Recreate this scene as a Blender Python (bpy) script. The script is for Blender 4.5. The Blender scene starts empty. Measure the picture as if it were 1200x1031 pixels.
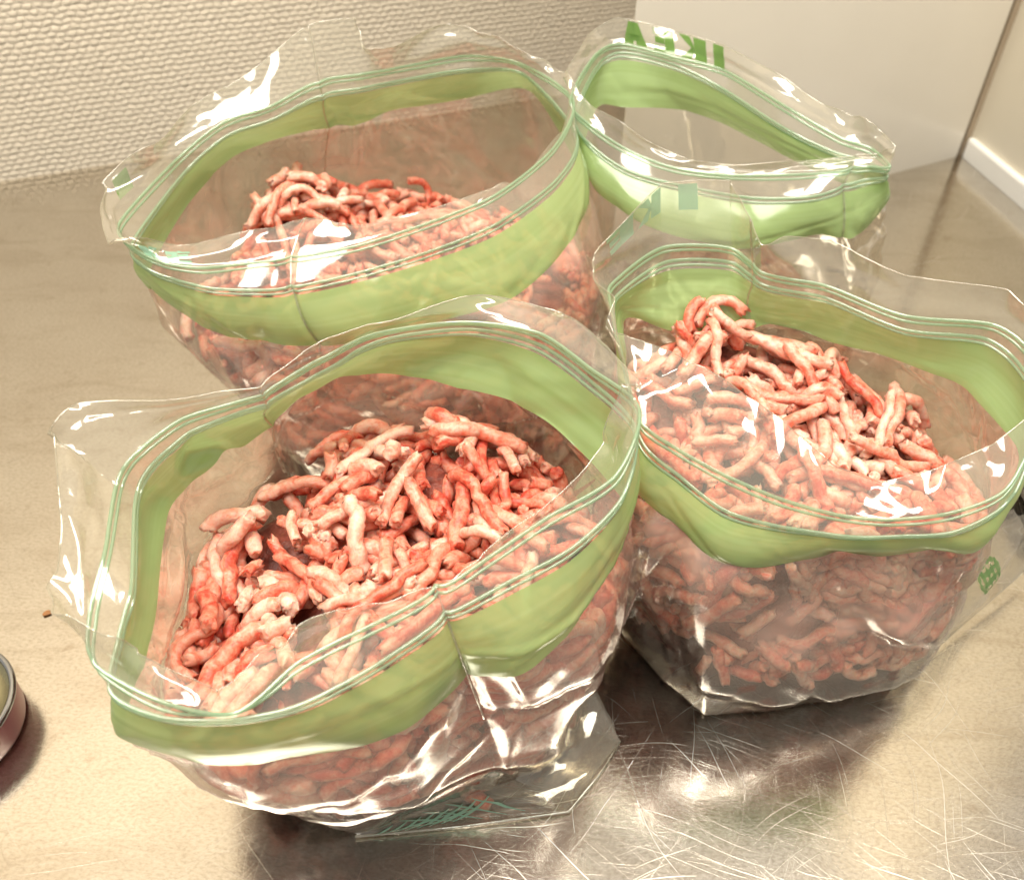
import bpy, bmesh, math, random
import numpy as np
from mathutils import Vector, Matrix, noise as mnoise, geometry as mgeo

random.seed(7); RNG = np.random.default_rng(7)
sc = bpy.context.scene
COL = sc.collection
R = math.radians

# ------------------------------------------------------------------ camera
H = 0.305; PITCH = R(42.4); ROLL = R(1.2); FPX = 1050.0
cam_d = bpy.data.cameras.new('camera'); cam = bpy.data.objects.new('camera', cam_d); COL.objects.link(cam)
cam_d.sensor_fit = 'HORIZONTAL'; cam_d.sensor_width = 36; cam_d.lens = 36 * FPX / 1200
cam_d.clip_start = 0.005; cam_d.clip_end = 50
CM = Matrix.Rotation(math.pi/2 - PITCH, 3, 'X') @ Matrix.Rotation(ROLL, 3, 'Z')
cam.matrix_world = Matrix.Translation((0, 0, H)) @ CM.to_4x4()
cam_d.dof.use_dof = True; cam_d.dof.focus_distance = 0.285; cam_d.dof.aperture_fstop = 15
sc.camera = cam

# ------------------------------------------------------------------ light
world = bpy.data.worlds.new('World'); sc.world = world; world.use_nodes = True
bg = world.node_tree.nodes['Background']; bg.inputs[0].default_value = (1.0, .91, .78, 1); bg.inputs[1].default_value = .46
def area(name, loc, target, sx, sy, power, col):
    d = bpy.data.lights.new(name, 'AREA'); d.shape = 'RECTANGLE'; d.size = sx; d.size_y = sy; d.energy = power; d.color = col
    o = bpy.data.objects.new(name, d); COL.objects.link(o); o.location = loc
    o.rotation_euler = (Vector(target) - Vector(loc)).to_track_quat('-Z', 'Y').to_euler()
    return o
area('counter_lamp', (.02, .20, 1.0), (.0, .36, 0), 1.0, .15, 7.4, (1, .92, .80))
area('ceiling_lamp', (-.35, -.30, 1.7), (0, .3, 0), .7, .7, 15.0, (1, .92, .80))

sc.view_settings.view_transform = 'Standard'; sc.view_settings.look = 'None'
sc.view_settings.exposure = 0.62; sc.view_settings.gamma = 1
sc.cycles.transparent_max_bounces = 40; sc.cycles.max_bounces = 9; sc.cycles.glossy_bounces = 4
sc.cycles.transmission_bounces = 8; sc.cycles.diffuse_bounces = 3; sc.cycles.use_adaptive_sampling = True; sc.cycles.adaptive_threshold = .03; sc.cycles.adaptive_min_samples = 16
sc.cycles.use_denoising = True; sc.cycles.sample_clamp_indirect = 8
sc.cycles.caustics_reflective = False; sc.cycles.caustics_refractive = False

# ------------------------------------------------------------------ helpers
def P(px, py, z):
    """photo pixel + height above the counter -> point in the room"""
    d = CM @ Vector(((px - 600) / FPX, -(py - 515.5) / FPX, -1.0))
    t = (z - H) / d.z
    return Vector((d.x * t, d.y * t, z))

def tag(o, label=None, cat=None, group=None, kind=None):
    if label: o['label'] = label
    if cat: o['category'] = cat
    if group: o['group'] = group
    if kind: o['kind'] = kind
    return o
def empty(name, loc):
    o = bpy.data.objects.new(name, None); o.location = loc; o.empty_display_size = .01; COL.objects.link(o); return o
def mesh_obj(name, verts, faces, mat, parent=None, smooth=True, origin=None):
    org = Vector(origin) if origin is not None else (parent_world(parent) if parent else Vector((0, 0, 0)))
    v = np.asarray(verts if isinstance(verts, np.ndarray) else [tuple(p) for p in verts], dtype=float) - np.array(org)
    me = bpy.data.meshes.new(name); me.from_pydata(v.tolist(), [], [tuple(int(i) for i in f) for f in faces]); me.update()
    if smooth: me.polygons.foreach_set('use_smooth', [True] * len(me.polygons))
    if mat: me.materials.append(mat)
    o = bpy.data.objects.new(name, me); COL.objects.link(o)
    if parent: o.parent = parent
    else: o.location = org
    return o
def parent_world(p):
    v = Vector((0, 0, 0))
    while p: v += p.location; p = p.parent
    return v

_NG = np.random.default_rng(99).uniform(-1, 1, (32, 32, 32))
def vnoise(p):
    p = np.asarray(p); i = np.floor(p).astype(int); f = p-i; f = f*f*(3-2*f); r = 0
    for a in (0, 1):
        for b in (0, 1):
            for c in (0, 1):
                w = (f[..., 0] if a else 1-f[..., 0])*(f[..., 1] if b else 1-f[..., 1])*(f[..., 2] if c else 1-f[..., 2])
                r = r + w*_NG[(i[..., 0]+a) % 32, (i[..., 1]+b) % 32, (i[..., 2]+c) % 32]
    return r
# ---- node helpers
class NT:
    def __init__(s, name):
        s.m = bpy.data.materials.new(name); s.m.use_nodes = True; s.t = s.m.node_tree; s.t.nodes.clear()
        s.out = s.t.nodes.new('ShaderNodeOutputMaterial')
    def n(s, kind, **kw):
        nd = s.t.nodes.new('ShaderNode' + kind)
        for k, v in kw.items(): setattr(nd, k, v)
        return nd
    def l(s, a, b): s.t.links.new(a, b)
    def set(s, nd, **kw):
        for k, v in kw.items():
            k = k.replace('_', ' ')
            sock = nd.inputs[k]
            if hasattr(v, 'is_output') or isinstance(v, bpy.types.NodeSocket): s.l(v, sock)
            else: sock.default_value = v
        return nd
    def math(s, op, a, b=None, c=None, clamp=False):
        nd = s.n('Math', operation=op, use_clamp=clamp)
        for i, v in enumerate((a, b, c)):
            if v is None: continue
            if isinstance(v, bpy.types.NodeSocket): s.l(v, nd.inputs[i])
            else: nd.inputs[i].default_value = v
        return nd.outputs[0]
    def ramp(s, fac, stops, interp='LINEAR'):
        nd = s.n('ValToRGB'); cr = nd.color_ramp; cr.interpolation = interp
        while len(cr.elements) < len(stops): cr.elements.new(.5)
        for e, (p, c) in zip(cr.elements, stops):
            e.position = p; e.color = c if len(c) == 4 else (*c, 1)
        s.l(fac, nd.inputs[0]); return nd.outputs[0]
    def noise(s, vec, scale, detail=3, rough=.5, dist=0):
        nd = s.n('TexNoise'); nd.inputs['Scale'].default_value = scale; nd.inputs['Detail'].default_value = detail
        nd.inputs['Roughness'].default_value = rough; nd.inputs['Distortion'].default_value = dist
        if vec is not None: s.l(vec, nd.inputs['Vector'])
        return nd.outputs['Fac']
    def mapping(s, vec, scale=(1, 1, 1), rot=(0, 0, 0), loc=(0, 0, 0)):
        nd = s.n('Mapping'); nd.inputs['Scale'].default_value = scale; nd.inputs['Rotation'].default_value = rot
        nd.inputs['Location'].default_value = loc; s.l(vec, nd.inputs['Vector']); return nd.outputs[0]
    def mixc(s, fac, a, b, blend='MIX'):
        nd = s.n('Mix', data_type='RGBA', blend_type=blend)
        for i, v in ((0, fac), (6, a), (7, b)):
            if isinstance(v, bpy.types.NodeSocket): s.l(v, nd.inputs[i])
            else: nd.inputs[i].default_value = v if i == 0 else (*v, 1) if len(v) == 3 else v
        return nd.outputs[2]
    def bump(s, h, strength, dist, normal=None):
        nd = s.n('Bump'); nd.inputs['Strength'].default_value = strength; nd.inputs['Distance'].default_value = dist
        s.l(h, nd.inputs['Height'])
        if normal is not None: s.l(normal, nd.inputs['Normal'])
        return nd.outputs[0]
    def obj(s): return s.n('TexCoord').outputs['Object']
    def pos(s): return s.n('NewGeometry').outputs['Position']
    def mix(s, fac, a, b):
        nd = s.n('MixShader')
        if isinstance(fac, bpy.types.NodeSocket): s.l(fac, nd.inputs[0])
        else: nd.inputs[0].default_value = fac
        s.l(a, nd.inputs[1]); s.l(b, nd.inputs[2]); return nd.outputs[0]
    def surf(s, sh): s.l(sh, s.out.inputs['Surface']); return s.m

# ------------------------------------------------------------------ materials
def attr(t, name):
    nd = t.n('Attribute'); nd.attribute_name = name; return nd.outputs['Fac']
def mat_film(name, tint=(.88, .87, .80), haze=.145, hazecol=(.72, .68, .58), rough=.075, stain=False, refl=.10):
    t = NT(name)
    lw = t.n('LayerWeight'); lw.inputs['Blend'].default_value = .5
    f = t.math('ADD', refl, t.math('MULTIPLY', t.math('POWER', lw.outputs['Facing'], 4.0), .8), clamp=True)
    gl = t.n('BsdfGlossy'); t.set(gl, Color=(1, 1, 1, 1), Roughness=rough)
    tr = t.n('BsdfTransparent'); tr.inputs[0].default_value = (*tint, 1)
    df = t.n('BsdfDiffuse'); df.inputs[0].default_value = (*hazecol, 1)
    st = t.mix(haze, tr.outputs[0], df.outputs[0])
    if stain:
        fat = t.n('BsdfDiffuse'); fat.inputs[0].default_value = (.80, .54, .44, 1)
        st = t.mix(attr(t, 'smear'), st, fat.outputs[0])
        df2 = t.n('BsdfDiffuse'); df2.inputs[0].default_value = (.20, .06, .04, 1)
        st = t.mix(t.math('MULTIPLY', attr(t, 'stain'), .7), st, df2.outputs[0])
    return t.surf(t.mix(f, st, gl.outputs[0]))

def mat_band(name='green_band_film'):
    t = NT(name); streak = attr(t, 'streak')
    lw = t.n('LayerWeight'); lw.inputs['Blend'].default_value = .5
    f = t.math('ADD', .05, t.math('MULTIPLY', t.math('POWER', lw.outputs['Facing'], 3.5), .55), clamp=True)
    df = t.n('BsdfDiffuse'); t.l(t.mixc(streak, (.35, .50, .185), (.43, .59, .26)), df.inputs[0])
    tl = t.n('BsdfTranslucent'); t.l(t.mixc(streak, (.45, .64, .26), (.52, .72, .33)), tl.inputs[0])
    tr = t.n('BsdfTransparent'); tr.inputs[0].default_value = (.64, .84, .48, 1)
    gl = t.n('BsdfGlossy'); t.set(gl, Color=(.90, 1, .95, 1), Roughness=.17)
    body = t.mix(.13, t.mix(.40, df.outputs[0], tl.outputs[0]), tr.outputs[0])
    return t.surf(t.mix(f, body, gl.outputs[0]))

def mat_zip(name='green_zip_plastic'):
    t = NT(name)
    lw = t.n('LayerWeight'); lw.inputs['Blend'].default_value = .5
    f = t.math('ADD', .12, t.math('MULTIPLY', t.math('POWER', lw.outputs['Facing'], 3), .25), clamp=True)
    df = t.n('BsdfDiffuse'); df.inputs[0].default_value = (.56, .76, .54, 1)
    tl = t.n('BsdfTranslucent'); tl.inputs[0].default_value = (.58, .84, .60, 1)
    tr = t.n('BsdfTransparent'); tr.inputs[0].default_value = (.80, .96, .82, 1)
    gl = t.n('BsdfGlossy'); t.set(gl, Color=(1, 1, 1, 1), Roughness=.08)
    return t.surf(t.mix(f, t.mix(.58, t.mix(.5, df.outputs[0], tl.outputs[0]), tr.outputs[0]), gl.outputs[0]))

def mat_print(name, col, tcol, op=.75):
    t = NT(name)
    df = t.n('BsdfDiffuse'); df.inputs[0].default_value = (*col, 1)
    tl = t.n('BsdfTranslucent'); tl.inputs[0].default_value = (*tcol, 1)
    tr = t.n('BsdfTransparent'); tr.inputs[0].default_value = (*tcol, 1)
    gl = t.n('BsdfGlossy'); t.set(gl, Roughness=.1)
    return t.surf(t.mix(.06, t.mix(op, tr.outputs[0], t.mix(.4, df.outputs[0], tl.outputs[0])), gl.outputs[0]))

def mat_meat(name='ground_meat_flesh'):
    t = NT(name); pos = t.pos(); inf = t.n('ObjectInfo').outputs['Random']
    off = t.n('Combine' + 'XYZ'); t.l(inf, off.inputs[0]); t.l(t.math('MULTIPLY', inf, 7.3), off.inputs[1])
    ad = t.n('VectorMath', operation='ADD'); t.l(pos, ad.inputs[0]); t.l(off.outputs[0], ad.inputs[1]); p = ad.outputs[0]
    big = t.noise(pos, 38, 2, .5); mid = t.noise(p, 210, 4, .65, .5); fine = t.noise(p, 800, 3, .65)
    v = t.math('ADD', t.math('ADD', t.math('MULTIPLY', mid, .75), t.math('MULTIPLY', big, .35)), t.math('MULTIPLY', t.math('SUBTRACT', inf, .5), .22))
    v = t.math('ADD', v, t.math('MULTIPLY', t.math('SUBTRACT', fine, .5), .26))
    col = t.ramp(v, [(.35, (.58, .075, .045)), (.45, (.72, .19, .12)), (.555, (.775, .34, .245)), (.66, (.82, .49, .39)), (.83, (.87, .66, .55))])
    h = t.math('ADD', t.math('MULTIPLY', fine, .5), mid)
    nrm = t.bump(h, .6, .0009)
    b = t.n('BsdfPrincipled'); t.set(b, Base_Color=col, Roughness=.33, Normal=nrm)
    b.inputs['Subsurface Weight'].default_value = .5; b.inputs['Subsurface Radius'].default_value = (1, .35, .2)
    b.inputs['Subsurface Scale'].default_value = .0022; b.inputs['Specular IOR Level'].default_value = .45
    return t.surf(b.outputs[0])
def mat_core():
    t = NT('shaded_meat_core'); p = t.pos()
    col = t.ramp(t.noise(p, 150, 4, .6), [(.35, (.14, .03, .02)), (.6, (.34, .09, .06)), (.75, (.5, .2, .14))])  # darker than the strands: shade of the deep gaps put into the colour
    b = t.n('BsdfPrincipled'); t.set(b, Base_Color=col, Roughness=.5, Normal=t.bump(t.noise(p, 260, 3), .8, .002))
    return t.surf(b.outputs[0])

def mat_steel():
    t = NT('scratched_stainless_steel'); p = t.pos()
    tot = None
    specs = [(18, 14, 1900, .3), (63, 11, 1700, 1.7), (-25, 18, 2200, 4.1), (102, 12, 2000, 6.3), (38, 24, 2600, 9.9), (-55, 10, 1600, 12.2), (8, 30, 3000, 15.5), (80, 26, 2600, 21.0), (-8, 20, 2300, 27.1), (50, 16, 2000, 33.3)]
    for ang, sx, sy, o in specs:
        q = t.mapping(p, (1, 1, 1), (0, 0, R(ang)), (o, o * 1.3, 0))
        wv = t.noise(q, 8, 2)
        cmb = t.n('CombineXYZ'); s = t.n('SeparateXYZ'); t.l(q, s.inputs[0])
        t.l(t.math('MULTIPLY', s.outputs[0], sx), cmb.inputs[0])
        t.l(t.math('MULTIPLY', t.math('ADD', s.outputs[1], t.math('MULTIPLY', wv, .05)), sy * 1.15), cmb.inputs[1])
        nz = t.noise(cmb.outputs[0], 1, 0)
        a = t.ramp(nz, [(.765, (0, 0, 0)), (.85, (.85, .85, .85))])
        tot = a if tot is None else t.math('MAXIMUM', tot, a)
    # more wear to the right and front of the counter
    s = t.n('SeparateXYZ'); t.l(p, s.inputs[0])
    patch = t.ramp(t.noise(p, 12, 2), [(.35, (.4, .4, .4)), (.60, (1, 1, 1))])
    wear = t.ramp(t.math('ADD', s.outputs[0], .2), [(.02, (.35, .35, .35)), (.26, (1, 1, 1))])
    scr = t.math('MULTIPLY', t.math('MULTIPLY', tot, patch), wear)
    blot = t.noise(p, 22, 5, .65, .3); grain_reflection = t.noise(t.mapping(p, (1, 1.8, 1), (0, 0, R(12))), 560, 3, .65)
    smear = t.noise(t.mapping(p, (1, 4, 1), (0, 0, R(-20))), 16, 4, .6, .8)
    col = t.mixc(blot, (.66, .60, .52), (.80, .76, .68))
    col = t.mixc(t.math('MULTIPLY', t.ramp(smear, [(.50, (0, 0, 0)), (.68, (1, 1, 1))]), .35), col, (.46, .38, .28))
    col = t.mixc(t.math('MULTIPLY', t.ramp(t.noise(p, 70, 5, .75), [(.58, (0, 0, 0)), (.70, (1, 1, 1))]), .4), col, (.40, .30, .20))
    ringv = t.n('TexVoronoi', feature='DISTANCE_TO_EDGE'); ringv.inputs['Scale'].default_value = 28
    wp = t.n('VectorMath', operation='MULTIPLY_ADD'); nn = t.n('TexNoise'); nn.inputs['Scale'].default_value = 40; t.l(p, nn.inputs['Vector'])
    t.l(nn.outputs['Color'], wp.inputs[0]); wp.inputs[1].default_value = (.03,)*3; t.l(p, wp.inputs[2]); t.l(wp.outputs[0], ringv.inputs['Vector'])
    hair = t.math('MULTIPLY', t.ramp(ringv.outputs['Distance'], [(.0, (1, 1, 1)), (.018, (0, 0, 0))]), t.ramp(t.noise(p, 26, 2), [(.55, (0, 0, 0)), (.66, (1, 1, 1))]))
    col = t.mixc(t.math('MULTIPLY', hair, .22), col, (.28, .22, .16))
    col = t.mixc(t.math('MULTIPLY', t.math('SUBTRACT', grain_reflection, .43), 2.0, clamp=True), col, (.42, .36, .29))  # brushed grain also tints the colour, painting in the mottled wallpaper reflection
    rough = t.math('ADD', t.math('MULTIPLY', blot, .12), t.math('MULTIPLY', smear, .10))
    rough = t.math('ADD', rough, t.ramp(s.outputs[1], [(.28, (.06, .06, .06)), (.42, (.0, .0, .0))]))
    nrm = t.bump(t.math('ADD', t.math('MULTIPLY', grain_reflection, .5), scr), .10, .0006)
    b = t.n('BsdfPrincipled'); t.set(b, Base_Color=t.mixc(t.math('MULTIPLY', scr, .9), col, (.90, .88, .83)), Metallic=1.0,
        Roughness=t.math('ADD', rough, t.math('MULTIPLY', scr, .22)), Normal=nrm)
    return t.surf(b.outputs[0])

def mat_wallpaper():
    t = NT('embossed_wallpaper'); p = t.obj()
    warp = t.n('VectorMath', operation='ADD'); nz = t.n('TexNoise'); nz.inputs['Scale'].default_value = 120
    sub = t.n('VectorMath', operation='MULTIPLY_ADD'); t.l(p, nz.inputs['Vector'])
    t.l(nz.outputs['Color'], sub.inputs[0]); sub.inputs[1].default_value = (.0036,) * 3; sub.inputs[2].default_value = (-.0018,) * 3
    t.l(p, warp.inputs[0]); t.l(sub.outputs[0], warp.inputs[1])
    q = t.mapping(t.mapping(warp.outputs[0], (1, 1, 1), (0, 0, -math.atan2(wd.y, wd.x))), (1, 0, 1.5))
    sx = t.n('SeparateXYZ'); t.l(t.mapping(warp.outputs[0], (1, 1, 1), (0, 0, -math.atan2(wd.y, wd.x))), sx.inputs[0])
    cm = t.n('CombineXYZ'); t.l(sx.outputs[0], cm.inputs[0]); t.l(sx.outputs[2], cm.inputs[1])
    v = t.n('TexBrick'); v.offset = .5
    t.set(v, Color1=(1, 1, 1, 1), Color2=(.7, .7, .7, 1), Mortar=(0, 0, 0, 1), Scale=1.0, Mortar_Size=.0011, Mortar_Smooth=1.0, Brick_Width=.0062, Row_Height=.0039)
    t.l(cm.outputs[0], v.inputs['Vector'])
    hgt = t.math('ADD', t.math('MULTIPLY', v.outputs['Color'], .6), t.math('MULTIPLY', t.noise(p, 330, 3, .6), .55))
    col = t.mixc(t.noise(p, 5, 4), (.74, .655, .52), (.80, .72, .59))
    spot = t.ramp(t.noise(p, 30, 3, .6), [(.66, (0, 0, 0)), (.76, (1, 1, 1))])
    col = t.mixc(t.math('MULTIPLY', spot, .3), col, (.5, .38, .22))
    b = t.n('BsdfPrincipled'); t.set(b, Base_Color=col, Roughness=.75, Normal=t.bump(hgt, .75, .0020))
    return t.surf(b.outputs[0])

def mat_simple(name, col, rough=.4, metal=0, bscale=None, bstr=.1, var=.04, coat=0):
    t = NT(name); p = t.obj()
    c = t.mixc(t.noise(p, 14, 4), tuple(max(0, x - var) for x in col), tuple(min(1, x + var) for x in col))
    b = t.n('BsdfPrincipled'); t.set(b, Base_Color=c, Roughness=rough, Metallic=float(metal))
    b.inputs['Coat Weight'].default_value = coat
    if bscale: t.l(t.bump(t.noise(p, bscale, 3), bstr, .001), b.inputs['Normal'])
    return t.surf(b.outputs[0])

M_FILM_TOP = mat_film('clear_bag_film_top')
M_FILM = mat_film('clear_bag_film_body', tint=(.90, .87, .80), haze=.13, hazecol=(.66, .58, .50), rough=.085, stain=True, refl=.09)
M_BAND = mat_band(); M_ZIP = mat_zip()
M_PRINT = mat_print('green_bag_print', (.17, .33, .07), (.30, .52, .16))
M_MINT = mat_print('mint_bag_print', (.42, .72, .56), (.5, .85, .66))
M_SEAM = mat_film('bag_seam_film', haze=.12, rough=.1, refl=.2)
M_MEAT = mat_meat(); M_CORE = mat_core()

# ------------------------------------------------------------------ setting
def box(name, corners_xy, z0, z1, mat, parent=None, bevel=0):
    bm = bmesh.new(); n = len(corners_xy)
    org = parent_world(parent) if parent else Vector((corners_xy[0][0], corners_xy[0][1], z0))
    lo = [bm.verts.new((x - org.x, y - org.y, z0 - org.z)) for x, y in corners_xy]
    hi = [bm.verts.new((x - org.x, y - org.y, z1 - org.z)) for x, y in corners_xy]
    bm.faces.new(lo[::-1]); bm.faces.new(hi)
    for i in range(n): bm.faces.new((lo[i], lo[(i+1) % n], hi[(i+1) % n], hi[i]))
    bmesh.ops.recalc_face_normals(bm, faces=bm.faces[:])
    if bevel: bmesh.ops.bevel(bm, geom=bm.edges[:], offset=bevel, segments=3, affect='EDGES', profile=.5)
    me = bpy.data.meshes.new(name); bm.to_mesh(me); bm.free(); me.materials.append(mat)
    o = bpy.data.objects.new(name, me); COL.objects.link(o)
    if parent: o.parent = parent
    else: o.location = org
    return o

wa, wb = P(0, 213, 0), P(720, 101, 0); wd = (wb - wa).normalized(); wn = Vector((-wd.y, wd.x, 0))
counter = box('counter', [(-1.3, -.7), (1.3, -.7), (1.3, 1.25), (-1.3, 1.25)], -.03, 0, mat_steel())
tag(counter, kind='structure')

w0, w1 = wa - wd * .55, wb + wd * .25
wall = box('wallpaper_wall', [(w0.x, w0.y), (w1.x, w1.y), (w1.x + wn.x*.04, w1.y + wn.y*.04), (w0.x + wn.x*.04, w0.y + wn.y*.04)], -.002, 1.5, mat_wallpaper())
tag(wall, 'beige wall with embossed woven-look wallpaper behind the bags', 'wall')

pc, pl = P(1121, 184, 0), P(716, 289, 0); pd = (pc - pl).normalized(); pn = Vector((-pd.y, pd.x, 0))
M_WHITE = mat_simple('white_gloss_panel', (.78, .74, .66), .24, bscale=9, bstr=.25, var=.035)
panel = box('white_panel', [(pl.x, pl.y), (pc.x, pc.y), (pc.x + .05, pc.y + .11), (pl.x + .055, pl.y + .10)], -.002, .75, M_WHITE, bevel=.0012)
tag(panel, 'smooth white panel standing on the counter behind the empty bag', 'panel')

rc, rr = P(1123, 181, 0), P(1200, 247, 0); rd = (rr - rc).normalized(); rn = Vector((rd.y, -rd.x, 0))
if rn.x < 0: rn = -rn
r1 = rr + rd * .22; q0 = rc + rn * .004 - rd*.06
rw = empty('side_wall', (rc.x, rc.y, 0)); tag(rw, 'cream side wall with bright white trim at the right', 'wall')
box('wall_surface', [(q0.x, q0.y), (r1.x + rn.x*.006, r1.y + rn.y*.006), (r1.x + rn.x*.05, r1.y + rn.y*.05), (rc.x - rd.x*.06 + rn.x*.05, rc.y - rd.y*.06 + rn.y*.05)], -.002, .75, mat_simple('cream_wall_paint', (.66, .61, .50), .35, var=.02), rw)
box('corner_shade_strip', [(rc.x - rd.x*.004, rc.y - rd.y*.004), (rc.x + rd.x*.0018, rc.y + rd.y*.0018), (rc.x + rd.x*.0018 + rn.x*.0045, rc.y + rd.y*.0018 + rn.y*.0045), (rc.x - rd.x*.004 + rn.x*.0045, rc.y - rd.y*.004 + rn.y*.0045)], -.002, .74, mat_simple('brown_corner_shade', (.36, .29, .21), .6), rw)  # brown strip paints in the soft shading where panel meets side wall
box('trim', [(rc.x + rd.x*.004, rc.y + rd.y*.004), (r1.x, r1.y), (r1.x + rn.x*.0055, r1.y + rn.y*.0055), (rc.x + rd.x*.004 + rn.x*.0055, rc.y + rd.y*.004 + rn.y*.0055)], -.002, .016, mat_simple('white_trim', (.90, .89, .85), .2, var=.01), rw, bevel=.0024)

# ------------------------------------------------------------------ bags
def catmull_closed(pts, n_per, k_=.42):
    pts = np.array([tuple(p) for p in pts]); n = len(pts); out = []
    for i in range(n):
        p0, p1, p2, p3 = pts[i-1], pts[i], pts[(i+1) % n], pts[(i+2) % n]
        for k in range(n_per):
            t = k / n_per
            m1, m2 = (p2 - p0) * k_ * (1 if k_ > .3 else .5) + (p2 - p1) * (0 if k_ > .3 else .6), (p3 - p1) * k_ * (1 if k_ > .3 else .5) + (p2 - p1) * (0 if k_ > .3 else .6)
            h00, h10, h01, h11 = 2*t**3-3*t**2+1, t**3-2*t**2+t, -2*t**3+3*t**2, t**3-t**2
            out.append(h00*p1 + h10*m1 + h01*p2 + h11*m2)
    return np.array(out)

def facets(n_pts, nu, nv, rng, stretch=(1, 1)):
    """random triangulated crumple heights on a (u periodic, v) unit domain; returns function(u,v)"""
    pts = []; hs = []
    base = [(rng.random(), rng.random() * 1.3 - .15) for _ in range(n_pts)]
    bh = rng.normal(0, 1, n_pts)
    for k in (-1, 0, 1):
        for (u, v), h in zip(base, bh):
            if -.35 < u + k < 1.35: pts.append(Vector(((u + k) * stretch[0], v * stretch[1]))); hs.append(h)
    for u in np.linspace(-.4, 1.4, 10):
        for v in (-.3, 1.3): pts.append(Vector((u * stretch[0], v * stretch[1]))); hs.append(0)
    vo, _, fo, ov, _, _ = mgeo.delaunay_2d_cdt(pts, [], [], 0, 1e-6)
    V = np.array([tuple(v) for v in vo]); Hh = np.array([hs[o[0]] if o else 0 for o in ov])
    def f(U, W):
        x = U * stretch[0]; y = W * stretch[1]; res = np.zeros_like(x)
        for a, b, c in fo:
            (x0, y0), (x1, y1), (x2, y2) = V[a], V[b], V[c]
            d = (y1-y2)*(x0-x2) + (x2-x1)*(y0-y2)
            if abs(d) < 1e-12: continue
            l0 = ((y1-y2)*(x-x2) + (x2-x1)*(y-y2))/d; l1 = ((y2-y0)*(x-x2) + (x0-x2)*(y-y2))/d; l2 = 1-l0-l1
            ins = (l0 >= -1e-9) & (l1 >= -1e-9) & (l2 >= -1e-9)
            res[ins] = (l0*Hh[a] + l1*Hh[b] + l2*Hh[c])[ins]
        return res
    return f

def tube(path, rad, sides=8, closed=False, flat=1.0):
    path = np.asarray(path); n = len(path); V = []; F = []
    tang = np.roll(path, -1, 0) - np.roll(path, 1, 0)
    if not closed: tang[0] = path[1] - path[0]; tang[-1] = path[-1] - path[-2]
    tang /= np.linalg.norm(tang, axis=1)[:, None] + 1e-12
    up = np.array([0, 0, 1.0])
    for i in range(n):
        s = np.cross(tang[i], up); s /= np.linalg.norm(s) + 1e-9; u = np.cross(s, tang[i])
        r = rad[i] if hasattr(rad, '__len__') else rad
        for k in range(sides):
            a = 2*math.pi*k/sides; V.append(path[i] + s*math.cos(a)*r*flat + u*math.sin(a)*r)
    m = n if closed else n - 1
    for i in range(m):
        j = (i+1) % n
        for k in range(sides): F.append((i*sides+k, i*sides+(k+1) % sides, j*sides+(k+1) % sides, j*sides+k))
    if not closed: F.append(tuple(range(sides))[::-1]); F.append(tuple((n-1)*sides+k for k in range(sides)))
    return V, F

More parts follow.
